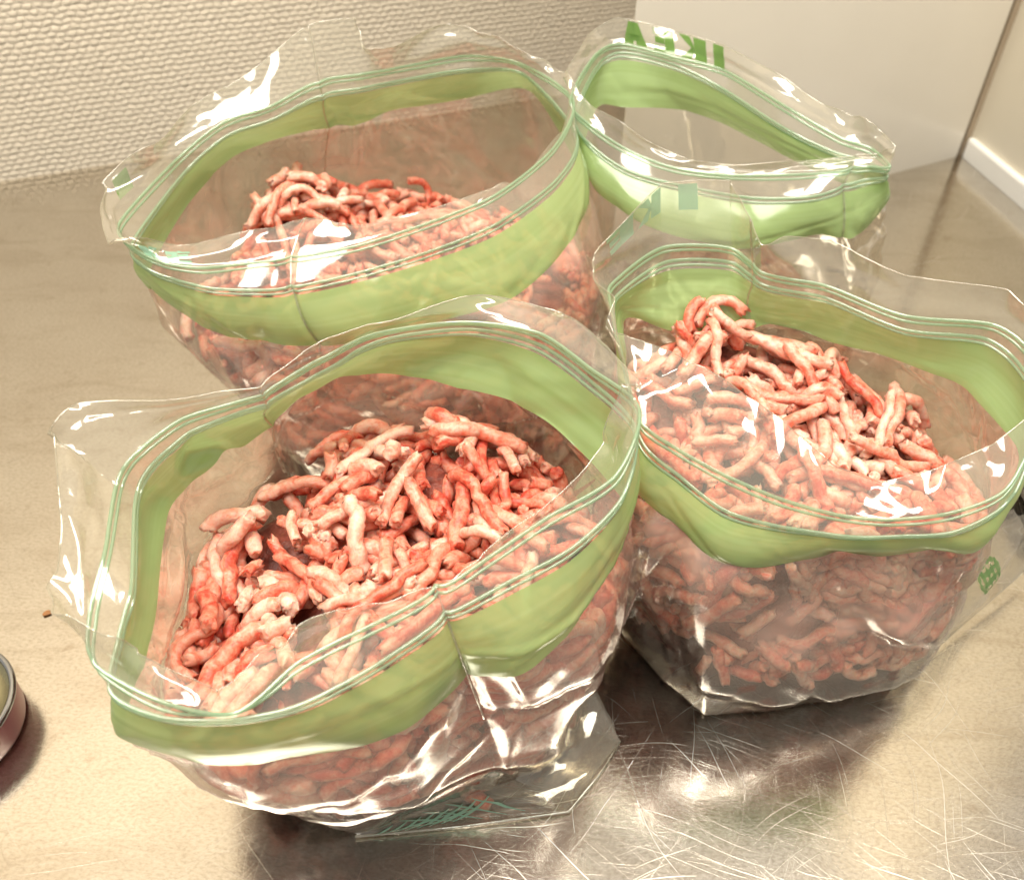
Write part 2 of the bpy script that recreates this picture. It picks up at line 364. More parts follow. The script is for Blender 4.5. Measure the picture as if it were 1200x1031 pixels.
class Bag: pass
NPER = 22
def make_bag(label, group, table, base, bulge, seed, crumple=1.0, creases=(), smear=1.0):
    """table: stations (R, A, B, D) each (px, py, z); base: ground points (px,py,z) one per station"""
    rng = np.random.default_rng(seed)
    ring = lambda k: [P(*st[k]) for st in table]
    Rr, Ar, Br, Dr = ring(0), ring(1), ring(2), ring(3)
    Gr = [P(*g) for g in base]
    cen = sum(Gr, Vector()) / len(Gr)
    R_, A_, B_, D_, G_ = (catmull_closed(r, NPER, k) for r, k in ((Rr, .22), (Ar, .42), (Br, .42), (Dr, .42), (Gr, .22)))
    NU = len(R_)
    c = np.array(cen)
    def body(t):
        p = (1-t)*D_ + t*G_
        out = p - c; out[:, 2] = 0; ln = np.linalg.norm(out, axis=1)[:, None] + 1e-9
        return p + out/ln * (bulge * 4*t*(1-t) * (1 - .35*t))
    rows = []; kinds = []
    nR, nA, nB, nD = 18, 6, 22, 52
    for i in range(nR): rows.append(R_ + (A_-R_)*(i/nR))
    for i in range(nA): rows.append(A_ + (B_-A_)*(i/nA))
    T_ = B_ + (D_-B_)*.13
    rT = 2
    for i in range(rT): rows.append(B_ + (T_-B_)*(i/rT))
    for i in range(nB):
        t = i/nB; p = T_ + (D_-T_)*t
        out = p - c; out[:, 2] = 0; out /= np.linalg.norm(out, axis=1)[:, None] + 1e-9
        rows.append(p + out*.0022*math.sin(math.pi*t))
    for i in range(nD+1):
        rows.append(body(i/nD))
    iA, iB, iT, iD, iG = nR, nR+nA, nR+nA+rT, nR+nA+rT+nB, nR+nA+rT+nB+nD
    base_c = np.array([c[0], c[1], .0015])
    for k in (1, 2, 3):
        q = G_ + (base_c - G_)*(k/4); q[:, 2] = np.maximum(.0012, q[:, 2]*(1-k/4)); rows.append(q)
    X = np.array(rows); NV = len(X)                      # NV x NU x 3
    # crumple
    du = np.roll(X, -1, 1) - np.roll(X, 1, 1); dv = np.gradient(X, axis=0)
    N = np.cross(du, dv); N /= np.linalg.norm(N, axis=2)[:, :, None] + 1e-12
    per = np.linalg.norm(np.diff(B_, axis=0), axis=1).sum()
    U, W = np.meshgrid(np.arange(NU)/NU, np.arange(NV)/NV)
    f1 = facets(85, NU, NV, rng, (per/.1, 1.3)); f2 = facets(260, NU, NV, rng, (per/.1, 1.3))
    wgt = np.zeros(NV)
    wgt[:iA] = np.linspace(1, .12, iA); wgt[iA:iB] = .10; wgt[iB:iD] = np.linspace(.10, .45, iD-iB); wgt[iD:iG] = np.interp(np.linspace(0, 1, iG-iD), [0, .2, .85, 1], [.45, 1, .8, .15]); wgt[iG:] = .1
    raw = f1(U, W)*.0046 + f2(U, W)*.0006
    for _ in range(3):
        raw = (np.roll(raw, 1, 1) + 2*raw + np.roll(raw, -1, 1))/4
        raw[1:-1] = (raw[:-2] + 2*raw[1:-1] + raw[2:])/4
    raw = raw + (vnoise(np.stack([np.cos(2*math.pi*U)*3.2, np.sin(2*math.pi*U)*3.2, W*3.0+seed], -1))*.0028
                 + vnoise(np.stack([np.cos(2*math.pi*U)*8, np.sin(2*math.pi*U)*8, W*8.0+seed], -1))*.0007)
    for _ in range(85):                                    # sharp creases where the film was folded
        u0, v0, an, ln, am, wd_ = rng.random(), rng.random(), rng.uniform(0, math.pi), rng.uniform(.03, .12), rng.normal(0, .0011), rng.uniform(.0035, .008)
        dx = ((U-u0+.5) % 1 - .5)*per; dy = (W-v0)*.22
        al = dx*math.cos(an)+dy*math.sin(an); ac = -dx*math.sin(an)+dy*math.cos(an)
        raw = raw + am*np.clip(1-np.abs(ac)/wd_, 0, 1)*np.clip(1-(al/ln)**2, 0, 1)
    rowi = np.arange(NV)[:, None]*1.0
    cyc = np.stack([np.cos(2*math.pi*U)*6.5, np.sin(2*math.pi*U)*6.5, W*2.2+seed], -1)
    pl = 1-2*np.abs(vnoise(cyc*1.0)); pl2 = 1-2*np.abs(vnoise(cyc*2.3+3))
    near = np.exp(-np.clip(rowi-iD, 0, None)/14)*np.clip((rowi-iD)/5, 0, 1) + .8*np.exp(-np.abs(rowi-iG)/7)*(rowi > iD) + .16*np.exp(-rowi/9)
    pleat = (pl*.0011 + pl2*.0006)*near
    disp = (raw*wgt[:, None] + pleat) * crumple
    X = X + N*disp[:, :, None]
    inward = np.array([c[0], c[1], 0]) - X; inward[:, :, 2] = 0; inward /= np.linalg.norm(inward, axis=2)[:, :, None] + 1e-9
    for st, dep, wid in creases:
        x = (np.arange(NU) - st*NPER + NU/2) % NU - NU/2
        prof = np.exp(-np.abs(x)/wid)*dep
        rowsw = np.interp(np.arange(NV), [0, iA, iD, iD+8, iG, NV], [.6, 1, 1, .5, .1, 0])
        X = X + inward*(prof[None, :]*rowsw[:, None])[:, :, None]
    X[:, :, 2] = np.maximum(X[:, :, 2], .0009)
    root = empty('zip_bag', (cen.x, cen.y, 0)); tag(root, label, 'bag', group)
    def sheet(name, i0, i1, mat, cap=False):
        vs = X[i0:i1+1].reshape(-1, 3); F = []; n = i1-i0
        for i in range(n):
            for j in range(NU): F.append((i*NU+j, i*NU+(j+1) % NU, (i+1)*NU+(j+1) % NU, (i+1)*NU+j))
        vs = list(vs)
        if cap:
            vs.append(base_c); k = len(vs)-1
            for j in range(NU): F.append((n*NU+j, n*NU+(j+1) % NU, k))
        o = mesh_obj(name, vs, F, mat, root)
        if name == 'green_band':
            at = o.data.attributes.new('streak', 'FLOAT', 'POINT')
            at.data.foreach_set('value', [min(1, max(0, .5 + .75*mnoise.noise(Vector((j/NU*5, i*1.3, seed)))*.6 + .5*mnoise.noise(Vector((j/NU*8, i*2.9, seed+5))))) for i in range(n+1) for j in range(NU)])
        if name == 'body_film':
            at = o.data.attributes.new('stain', 'FLOAT', 'POINT'); val = []
            for v in vs:
                g = mnoise.noise(Vector((v[0]*110, v[1]*110, v[2]*190))) + .5*mnoise.noise(Vector((v[0]*260, v[1]*260, v[2]*400)))
                low = min(1, max(0, (.05-v[2])/.02))
                val.append(low*min(1, max(0, (g-.36)/.06)))
            at.data.foreach_set('value', val)
            va = np.array(vs); sm = vnoise(va*55+seed)*.5 + vnoise(va*130+3)*.3
            band_h = np.clip((va[:, 2]-.018)/.03, 0, 1)
            at = o.data.attributes.new('smear', 'FLOAT', 'POINT'); at.data.foreach_set('value', np.clip(.17 + .42*sm, 0, .48)*band_h*smear)
        return o
    sheet('rim_film', 0, iA, M_FILM_TOP); sheet('zip_film', iA, iT, M_FILM_TOP)
    sheet('green_band', iT, iD, M_BAND); sheet('body_film', iD, NV-1, M_FILM, cap=True)
    for row in (iA, iB):
        V1, F1 = tube(X[row], .0007, 8, True, flat=.8)
        nxt = X[row] + (X[row+1]-X[row])/(np.linalg.norm(X[row+1]-X[row], axis=1)[:, None]+1e-9)*.0019
        V2, F2 = tube(nxt, .00055, 8, True, flat=.8); k = len(V1)
        mesh_obj('zip_ridge', list(V1)+list(V2), F1 + [tuple(i+k for i in f) for f in F2], M_ZIP, root)
    for st, dep, wid in creases:
        j = int(round(st*NPER)) % NU; outw = -inward[:, j]
        pth = X[:iD+14, j] + outw[:iD+14]*.0004
        V1, F1 = tube(pth, .00042, 6); mesh_obj('side_seam', V1, F1, M_SEAM, root)
    # top edge fold of the film, a hair-thin bead
    V1, F1 = tube(X[0], .00022, 5, True); mesh_obj('rim_edge', V1, F1, M_SEAM, root)
    b = Bag(); b.root = root; b.X = X; b.D = D_; b.body = body; b.c = c; b.NU = NU; b.rows = (iA, iB, iT, iD, iG); b.cen = cen
    return b

def base_loop(keys, n):
    ks = sorted(keys); out = []
    for i in range(n):
        lo = max([k for k in ks if k <= i], default=ks[-1] - n); hi = min([k for k in ks if k > i], default=ks[0] + n)
        a, b = keys[lo % n], keys[hi % n]; t = (i - lo) / (hi - lo)
        out.append(tuple(a[q] + (b[q]-a[q])*t for q in range(3)))
    return out

GROUP = 'open zip bags standing on the counter'
T1 = [
 ((70,610,.133),(122,650,.127),(152,690,.121),(174,722,.106)),
 ((62,520,.138),(135,572,.130),(158,585,.124),(192,600,.108)),
 ((98,482,.142),(155,535,.134),(175,545,.128),(225,562,.110)),
 ((200,466,.142),(212,492,.136),(222,506,.131),(258,530,.112)),
 ((300,452,.142),(302,463,.138),(306,474,.133),(318,502,.115)),
 ((360,416,.145),(370,424,.140),(378,436,.134),(400,448,.117)),
 ((430,384,.147),(440,392,.141),(447,400,.136),(478,438,.118)),
 ((540,362,.149),(545,378,.143),(552,386,.137),(540,447,.118)),
 ((655,355,.149),(630,390,.143),(632,403,.138),(600,472,.118)),
 ((705,398,.147),(690,430,.142),(692,445,.137),(660,515,.118)),
 ((742,452,.144),(748,478,.141),(744,502,.135),(733,590,.111)),
 ((712,520,.128),(722,557,.135),(730,582,.129),(717,664,.106)),
 ((640,577,.122),(640,607,.130),(672,642,.124),(669,748,.100)),
 ((565,632,.117),(565,658,.126),(590,686,.120),(609,796,.095)),
 ((518,675,.113),(513,693,.123),(524,725,.117),(553,802,.092)),
 ((440,720,.108),(430,736,.120),(440,780,.114),(480,850,.090)),
 ((350,766,.106),(350,777,.117),(350,826,.111),(400,873,.088)),
 ((252,824,.108),(275,836,.114),(270,845,.110),(300,894,.087)),
 ((155,772,.118),(190,823,.113),(185,842,.110),(222,898,.087)),
 ((88,712,.128),(110,779,.117),(128,812,.112),(152,868,.090)),
 ((74,668,.131),(104,725,.122),(138,748,.117),(158,790,.103))]
G1 = base_loop({0:(300,800,.001), 1:(315,740,.001), 4:(390,670,0.001), 7:(590,645,.001), 10:(704,740,.001), 12:(685,850,.001), 13:(650,895,.001),
                14:(590,918,.001), 15:(505,950,.001), 16:(420,974,.001), 17:(345,952,.012), 18:(290,925,.026), 19:(270,880,.026), 20:(285,840,.012)}, 21)
bag1 = make_bag('large open bag in front, nearest the camera, with pinched green band', GROUP, T1, G1, .006, 3, creases=[(14, .0022, 2.6), (4, .002, 3)])

T2 = [
 ((121,219,.136),(140,262,.129),(155,285,.123),(175,320,.108)),
 ((185,163,.146),(205,190,.136),(215,205,.130),(235,225,.112)),
 ((251,117,.155),(262,145,.145),(268,160,.139),(280,180,.121)),
 ((310,70,.166),(318,125,.150),(322,140,.144),(326,162,.126)),
 ((362,28,.176),(372,96,.155),(376,112,.149),(385,152,.130)),
 ((417,23,.176),(420,88,.156),(422,104,.150),(430,142,.131)),
 ((432,52,.168),(455,82,.155),(460,96,.149),(480,128,.131)),
 ((548,38,.166),(545,66,.154),(548,82,.148),(560,112,.131)),
 ((612,60,.158),(612,76,.150),(614,88,.144),(620,112,.126)),
 ((665,85,.150),(671,117,.146),(674,157,.137),(685,222,.118)),
 ((655,140,.142),(650,172,.140),(655,208,.131),(664,288,.110)),
 ((597,209,.135),(583,227,.134),(583,262,.126),(600,350,.102)),
 ((507,242,.130),(500,262,.129),(500,296,.121),(510,378,.097)),
 ((410,267,.127),(420,288,.124),(420,320,.116),(430,398,.093)),
 ((356,254,.130),(338,303,.121),(338,338,.113),(372,407,.090)),
 ((315,268,.129),(290,308,.121),(290,340,.114),(318,405,.091)),
 ((230,280,.129),(235,314,.122),(245,338,.115),(270,395,.093)),
 ((172,280,.131),(190,308,.124),(198,326,.117),(222,372,.097)),
 ((143,276,.131),(155,290,.127),(168,312,.120),(188,345,.102))]
G2 = base_loop({0:(335,470,.001), 3:(360,405,.001), 6:(480,375,.001), 8:(620,385,.001), 9:(690,430,.001), 10:(690,500,.001), 11:(640,560,.001), 13:(470,590,.001), 15:(385,570,.001), 17:(345,520,.001)}, 19)
bag2 = make_bag('tall open bag at back left, its clear rim peaked against the wallpaper', GROUP, T2, G2, .010, 11, creases=[(14, .0022, 2.0), (4, .002, 3)])

T3 = [
 ((708,382,.136),(728,420,.130),(735,450,.124),(726,500,.108)),
 ((700,330,.142),(715,352,.134),(720,375,.128),(725,410,.112)),
 ((708,291,.148),(722,330,.134),(726,345,.129),(735,372,.114)),
 ((775,215,.158),(778,290,.137),(780,307,.131),(785,385,.108)),
 ((858,212,.158),(856,291,.136),(856,307,.130),(855,385,.108)),
 ((892,287,.148),(895,320,.134),(895,334,.129),(895,385,.108)),
 ((965,285,.147),(968,336,.132),(968,350,.127),(965,398,.107)),
 ((1061,326,.143),(1060,370,.130),(1060,386,.125),(1050,420,.110)),
 ((1180,340,.144),(1168,382,.132),(1160,398,.126),(1135,450,.108)),
 ((1222,390,.138),(1218,432,.128),(1210,455,.122),(1190,520,.104)),
 ((1222,470,.130),(1206,520,.121),(1198,552,.115),(1178,588,.100)),
 ((1165,520,.121),(1176,576,.112),(1172,596,.107),(1156,625,.092)),
 ((1100,548,.115),(1115,601,.107),(1115,624,.102),(1140,652,.086)),
 ((1040,562,.113),(1044,609,.106),(1050,630,.101),(1085,655,.085)),
 ((975,542,.116),(985,604,.106),(1000,630,.101),(1000,655,.086)),
 ((914,487,.122),(915,585,.109),(915,617,.103),(930,655,.087)),
 ((860,455,.126),(850,558,.113),(850,598,.106),(853,650,.090)),
 ((806,427,.130),(792,526,.118),(800,560,.111),(795,606,.096)),
 ((740,405,.134),(752,495,.123),(757,522,.117),(740,572,.102))]
G3 = base_loop({0:(745,640,.001), 2:(770,590,.001), 4:(880,555,.001), 7:(1040,580,.001), 9:(1110,650,.001), 11:(1098,745,.001), 12:(1075,785,.001), 13:(1030,806,.001), 14:(960,820,.001), 15:(890,832,.001), 16:(826,838,.001), 17:(775,795,.001), 18:(733,742,.001)}, 19)
bag3 = make_bag('open bag on the right, full of meat, with a clear flap beside it', GROUP, T3, G3, .009, 23, creases=[(4.6, .002, 2)])

T4 = [
 ((664,90,.152),(668,118,.146),(672,140,.139),(688,172,.122)),
 ((690,40,.160),(695,68,.152),(698,80,.146),(702,125,.128)),
 ((722,21,.164),(726,52,.154),(728,62,.150),(732,127,.128)),
 ((790,36,.162),(793,68,.152),(794,77,.148),(800,130,.126)),
 ((850,54,.160),(851,84,.150),(853,108,.142),(864,154,.123)),
 ((940,103,.153),(925,128,.146),(918,150,.138),(920,182,.124)),
 ((1000,135,.148),(985,162,.140),(975,178,.134),(965,205,.120)),
 ((1030,150,.146),(1022,175,.138),(1018,190,.133),(1000,220,.118)),
 ((1050,172,.143),(1043,196,.136),(1040,207,.131),(1036,235,.113)),
 ((1030,180,.138),(1015,196,.133),(1010,212,.127),(1005,278,.104)),
 ((968,186,.134),(970,203,.129),(955,230,.122),(960,280,.104)),
 ((864,194,.130),(860,206,.126),(880,232,.118),(880,290,.100)),
 ((810,188,.130),(790,197,.126),(795,217,.120),(800,275,.102)),
 ((755,165,.134),(735,176,.130),(735,200,.123),(745,255,.106)),
 ((700,130,.142),(690,146,.138),(692,170,.130),(700,222,.112))]
G4 = base_loop({0:(700,400,.001), 2:(740,360,.001), 4:(850,335,.001), 6:(960,340,.001), 8:(1005,370,.001), 10:(960,420,.001), 12:(800,450,.001), 14:(705,430,.001)}, 15)
bag4 = make_bag('empty-looking open bag at back right against the white panel', GROUP, T4, G4, .006, 31, .8, creases=[(9.4, .002, 2)], smear=.0)

# ------------------------------------------------------------------ ground meat
def container(bag):
    iA, iB, iT, iD, iG = bag.rows; Y = bag.X[iB:iG+1]
    zs = np.linspace(.001, .13, 44); th = np.linspace(-math.pi, math.pi, 73)[:-1]; tab = np.zeros((len(zs), len(th)))
    for a, z in enumerate(zs):
        pts = []
        for j in range(bag.NU):
            col = Y[::-1, j]                                # bottom to top
            zz = np.maximum.accumulate(col[:, 2])
            pts.append((np.interp(z, zz, col[:, 0]), np.interp(z, zz, col[:, 1])))
        d = np.array(pts) - bag.c[:2]; t = np.arctan2(d[:, 1], d[:, 0]); r = np.hypot(d[:, 0], d[:, 1])
        o = np.argsort(t); tab[a] = np.interp(th, t[o], r[o], period=2*math.pi)
    def rmax(x, y, z):
        t = (np.arctan2(y-bag.c[1], x-bag.c[0]) + math.pi)/(2*math.pi)*72; i = np.floor(t).astype(int) % 72; f = t-np.floor(t)
        k = np.clip((z-.001)/(.129)*43, 0, 42.999); a = k.astype(int); g = k-a
        v = lambda a_: tab[a_, i]*(1-f) + tab[a_, (i+1) % 72]*f
        return v(a)*(1-g) + v(a+1)*g
    return rmax

def make_heap(label, bag, top_pts, n_top, n_side, seed, side_dirs, zlow=.004, rad=.00225, n_under=390):
    rng = np.random.default_rng(seed); rmax = container(bag)
    tp = np.array([tuple(P(*p)) for p in top_pts])
    def htop(x, y):
        d2 = (x[..., None]-tp[:, 0])**2 + (y[..., None]-tp[:, 1])**2 + 1.2e-4; w = 1/d2**1.5
        return (w*tp[:, 2]).sum(-1)/w.sum(-1)
    cx, cy = bag.c[:2]; cxy = tp[:, :2].mean(0)
    root = empty('ground_meat', (cx, cy, .002)); tag(root, label, 'ground meat', 'heaps of ground meat in the bags')
    # strands as chains of beads
    sp = .0033; chains = []; start = []; PT = []
    def walk(p, d, nrm, n):
        pts = [p]; curv = rng.normal(0, .075); 
        for _ in range(n-1):
            curv = max(-.13, min(.13, curv*.85 + rng.normal(0, .03)))
            b = np.cross(nrm, d); d = d + b*curv + nrm*rng.normal(0, .05); d /= np.linalg.norm(d); pts.append(pts[-1]+d*sp)
        return np.array(pts)
    for k in range(n_top + n_side + n_under):
        under = k >= n_top + n_side
        n = int(rng.integers(3, 12)) if k < n_top or under else int(rng.integers(5, 12))
        if k < n_top or (under and k % 2):
            for _ in range(50):
                q = cxy + rng.uniform(-.075, .075, 2); z = float(htop(q[:1], q[1:2])[0])
                if np.hypot(*(q-bag.c[:2])) < rmax(q[:1], q[1:2], np.array([z]))[0] - .002: break
            a = rng.uniform(0, 2*math.pi); nrm = np.array([rng.normal(0, .7), rng.normal(0, .7), 1]); nrm /= np.linalg.norm(nrm)
            d = np.array([math.cos(a), math.sin(a), 0]); d -= nrm*d.dot(nrm); d /= np.linalg.norm(d)
            c = walk(np.array([q[0], q[1], z - (rng.uniform(.008, .016) if under else rng.uniform(-.003, .008))]), d, nrm, n)
        else:
            a = R(side_dirs[0] + (side_dirs[1]-side_dirs[0])*rng.random())
            u = np.array([math.cos(a), math.sin(a), 0]); z = zlow + (.090-zlow)*rng.random()
            r = rmax(np.array([cx+u[0]*.01]), np.array([cy+u[1]*.01]), np.array([z]))[0] - (rng.uniform(.005, .011) if under else rng.uniform(.0025, .007))
            p = np.array([cx, cy, 0]) + u*r; p[2] = z
            side = np.array([-u[1], u[0], 0]); b = rng.uniform(0, 2*math.pi)
            d = side*math.cos(b) + np.array([0, 0, 1])*math.sin(b)
            c = walk(p, d, u, n)
        chains.append(np.arange(len(PT), len(PT)+n)); PT.extend(c)
    X = np.array(PT); ids = np.concatenate([np.full(len(c), i) for i, c in enumerate(chains)])
    nxt = np.array([i for c in chains for i in c[:-1]]); nx2 = np.array([i for c in chains for i in c[:-2]]); nx3 = np.array([i for c in chains for i in c[:-3]], dtype=int)
    D = rad*1.62
    pa = pb = None
    lift = (rng.random(len(chains))**2*.009)[ids]; lift[ids >= n_top+n_side] = -.005
    for it in range(44):
        if it % 4 == 0:
            ii, jj = [], []
            for s in range(0, len(X), 800):
                Xc = X - X.mean(0); q2 = (Xc**2).sum(1); d2 = q2[s:s+800, None] + q2[None, :] - 2*Xc[s:s+800] @ Xc.T
                a, b = np.nonzero(d2 < (D*1.5)**2); a = a + s; m = (b > a) & (ids[a] != ids[b]); ii.append(a[m]); jj.append(b[m])
            pa, pb = np.concatenate(ii), np.concatenate(jj)
        d = X[pa]-X[pb]; ln = np.linalg.norm(d, axis=1)+1e-9; m = ln < D
        cor = (d[m]/ln[m, None])*((D-ln[m])*.32)[:, None]
        np.add.at(X, pa[m], cor); np.add.at(X, pb[m], -cor)
        for _ in range(2):
            d = X[nxt+1]-X[nxt]; ln = np.linalg.norm(d, axis=1)+1e-9; cor = d/ln[:, None]*((ln-sp)*.5)[:, None]
            np.add.at(X, nxt, cor); np.add.at(X, nxt+1, -cor)
            d = X[nx2+2]-X[nx2]; ln = np.linalg.norm(d, axis=1)+1e-9; s = np.where(ln < sp*1.93, (ln-sp*1.93)*.45, 0)
            cor = d/ln[:, None]*s[:, None]; np.add.at(X, nx2, cor); np.add.at(X, nx2+2, -cor)
            d = X[nx3+3]-X[nx3]; ln = np.linalg.norm(d, axis=1)+1e-9; s = np.where(ln < sp*2.88, (ln-sp*2.88)*.5, 0)
            cor = d/ln[:, None]*s[:, None]; np.add.at(X, nx3, cor); np.add.at(X, nx3+3, -cor)
        X[:, 2] = np.maximum(X[:, 2], zlow*.75+rad)
        ht = htop(X[:, 0], X[:, 1]) + lift; over = X[:, 2] > ht; X[over, 2] += (ht-X[:, 2])[over]*.5
        r = np.hypot(X[:, 0]-cx, X[:, 1]-cy); rm = np.maximum(rmax(X[:, 0], X[:, 1], X[:, 2]) - rad - .0018, .004)
        o = r > rm; s = np.where(o, rm/np.maximum(r, 1e-6), 1); X[:, 0] = cx+(X[:, 0]-cx)*s; X[:, 1] = cy+(X[:, 1]-cy)*s
    # skin each chain as its own strand
    UV, UF = [], []
    for ci, c in enumerate(chains):
        p = X[c]; n = len(p); sub = 3
        ext = np.vstack([2*p[0]-p[1], p, 2*p[-1]-p[-2]]); path = []
        for i in range(1, n):
            for k in range(sub):
                t = k/sub; p0, p1, p2, p3 = ext[i-1], ext[i], ext[i+1], ext[i+2]
                path.append(.5*((2*p1)+(-p0+p2)*t+(2*p0-5*p1+4*p2-p3)*t*t+(-p0+3*p1-3*p2+p3)*t**3))
        path.append(p[-1]); path = np.array(path); m = len(path)
        d0 = path[1]-path[0]; d1 = path[-1]-path[-2]; d0 /= np.linalg.norm(d0); d1 /= np.linalg.norm(d1)
        path = np.vstack([path[0]-d0*rad*.30, path[0]-d0*rad*.22, path, path[-1]+d1*rad*.22, path[-1]+d1*rad*.30]); m = len(path)
        rr = np.full(m, rad*rng.uniform(.76, 1.16)); rr[0] *= .55; rr[1] *= .88; rr[-1] *= .5; rr[-2] *= .85
        S = 12; V = []; F = []; ref = np.array([.3, .2, .9]); off = rng.uniform(0, 50, 3)
        tg = np.gradient(path, axis=0); tg /= np.linalg.norm(tg, axis=1)[:, None]+1e-12
        s = np.cross(tg[0], ref); s /= np.linalg.norm(s); ph = rng.uniform(0, 6)
        ss, uu = np.zeros((m, 3)), np.zeros((m, 3))
        for i in range(m):
            s = s - tg[i]*s.dot(tg[i]); s /= np.linalg.norm(s); ss[i] = s
        uu = np.cross(tg, ss); ang = 2*math.pi*np.arange(S)/S
        dirs = ss[:, None, :]*np.cos(ang)[None, :, None] + uu[:, None, :]*np.sin(ang)[None, :, None]
        q = path[:, None, :] + dirs*rr[:, None, None] + off
        g = vnoise(q*300)*.13 + vnoise(q*720+7)*.15
        jag = np.zeros((m, S)); jag[:3] = rng.normal(0, .13, (1, S)) + rng.normal(0, .10, (3, S)); jag[-3:] = rng.normal(0, .13, (1, S)) + rng.normal(0, .10, (3, S))
        V = list((path[:, None, :] + dirs*(rr[:, None]*(1+g))[:, :, None] + tg[:, None, :]*(jag*rad*2)[:, :, None]).reshape(-1, 3))
        for i in range(m-1):
            for k in range(S): F.append((i*S+k, i*S+(k+1) % S, (i+1)*S+(k+1) % S, (i+1)*S+k))
        F.append(tuple(range(S))[::-1]); F.append(tuple((m-1)*S+k for k in range(S)))
        if ci >= n_top+n_side:
            k0 = len(UV); UV.extend(V); UF.extend(tuple(i+k0 for i in f) for f in F)
        else: mesh_obj('meat_strand', V, F, M_MEAT, root)
    tag(mesh_obj('deeper_meat_strands', UV, UF, M_MEAT, root), kind='stuff')
    # packed meat below the outer strands
    NT_, NR_ = 64, 14; V = []; F = []
    ths = np.linspace(0, 2*math.pi, NT_, endpoint=False)
    zc = float(htop(np.array([cx]), np.array([cy]))[0]) - .0145
    V.append(np.array([cx, cy, zc]))
    def pt(t, f, z=None):
        x, y = np.array([cx+math.cos(t)*.02]), np.array([cy+math.sin(t)*.02])
        zz = .075 if z is None else z
        r = max(.003, rmax(x, y, np.array([zz]))[0]-.0105)*f
        X0, Y0 = cx+math.cos(t)*r, cy+math.sin(t)*r
        if z is None:
            z = float(htop(np.array([X0]), np.array([Y0]))[0])-.0145
        return np.array([X0, Y0, z])
    for i in range(1, NR_+1):
        for t in ths: V.append(pt(t, i/NR_))
    edge = [V[1+(NR_-1)*NT_+j][2] for j in range(NT_)]
    nS = 10
    for i in range(1, nS+1):
        for j, t in enumerate(ths): V.append(pt(t, 1, edge[j]*(1-i/nS)+(zlow+.002)*(i/nS)))
    for j in range(NT_): F.append((0, 1+j, 1+(j+1) % NT_))
    for i in range(NR_+nS-1):
        for j in range(NT_): F.append((1+i*NT_+j, 1+(i+1)*NT_+j, 1+(i+1)*NT_+(j+1) % NT_, 1+i*NT_+(j+1) % NT_))
    V2 = [v + np.array([mnoise.noise(Vector(v*170+9)), mnoise.noise(Vector(v*170+31)), mnoise.noise(Vector(v*170+57))])*.0022 for v in V]
    core = mesh_obj('packed_meat', V2, F, M_CORE, root)
    return root

make_heap('pale pink ground meat strands heaped in the front bag', bag1,
    [(240,650,.086),(300,755,.082),(400,720,.088),(500,650,.091),(610,610,.090),(590,550,.100),(520,515,.107),(400,565,.097),(310,600,.093),(430,640,.094),(560,600,.096),
     (185,640,.056),(185,730,.058),(230,700,.074),(290,535,.060),(420,480,.062),(540,450,.066),(650,520,.066),(690,600,.070),(230,800,.072),(200,590,.056)],
    215, 85, 5, (195, 395), zlow=.022)
make_heap('red clump of ground meat in the tall bag at back left', bag2,
    [(330,215,.113),(350,200,.117),(400,235,.101),(450,245,.088),(520,245,.078),(590,255,.062),(640,300,.062),(640,350,.066),(450,320,.080),(330,330,.080),(250,330,.066),(290,240,.074),(250,260,.062),(420,180,.066),(540,190,.060),(620,200,.056)],
    160, 80, 6, (170, 400), zlow=.012)
make_heap('pink and red ground meat rising to a peak in the right bag', bag3,
    [(812,328,.131),(832,345,.127),(780,400,.105),(880,400,.110),(990,400,.108),(1040,460,.100),(1060,530,.088),(1010,550,.088),(900,480,.099),(800,450,.099),(780,520,.082),(900,560,.086),(960,470,.102),
     (1120,560,.048),(1160,520,.044),(1170,460,.046),(1110,430,.052),(1110,600,.048),(740,400,.070),(740,470,.074)],
    180, 120, 18, (190, 380), zlow=.026)

# ------------------------------------------------------------------ loose strands, flaps, prints
def sheet_from(name, quad, mat, parent, nu=18, nv=14, amp=.0012, seed=1, bow=.0):
    """four corners a b c d (a-b top edge, d-c bottom edge) -> gently creased sheet"""
    rng = np.random.default_rng(seed); f = facets(16, nu, nv, rng, (1, 1))
    a, b, c, d = (np.array(P(*q)) for q in quad); V = []; F = []
    n = np.cross(b-a, d-a); n /= np.linalg.norm(n)
    if n[2] < 0: n = -n
    U, W = np.meshgrid(np.linspace(0, 1, nu+1), np.linspace(0, 1, nv+1)); h = f(U, W)
    for i in range(nv+1):
        for j in range(nu+1):
            u, v = j/nu, i/nv; p = (a*(1-u)+b*u)*(1-v) + (d*(1-u)+c*u)*v
            p = p + n*(h[i, j]*amp*4*v*(1-v)*1.0 + bow*math.sin(math.pi*u)*math.sin(math.pi*v)); p[2] = max(p[2], .0007); V.append(p)
    for i in range(nv):
        for j in range(nu): k = i*(nu+1)+j; F.append((k, k+1, k+nu+2, k+nu+1))
    o = mesh_obj(name, V, F, mat, parent)
    return o, np.array(V).reshape(nv+1, nu+1, 3), n
M_FLAP = mat_film('clear_bag_flap', tint=(.90, .88, .81), haze=.08, rough=.05, refl=.10)

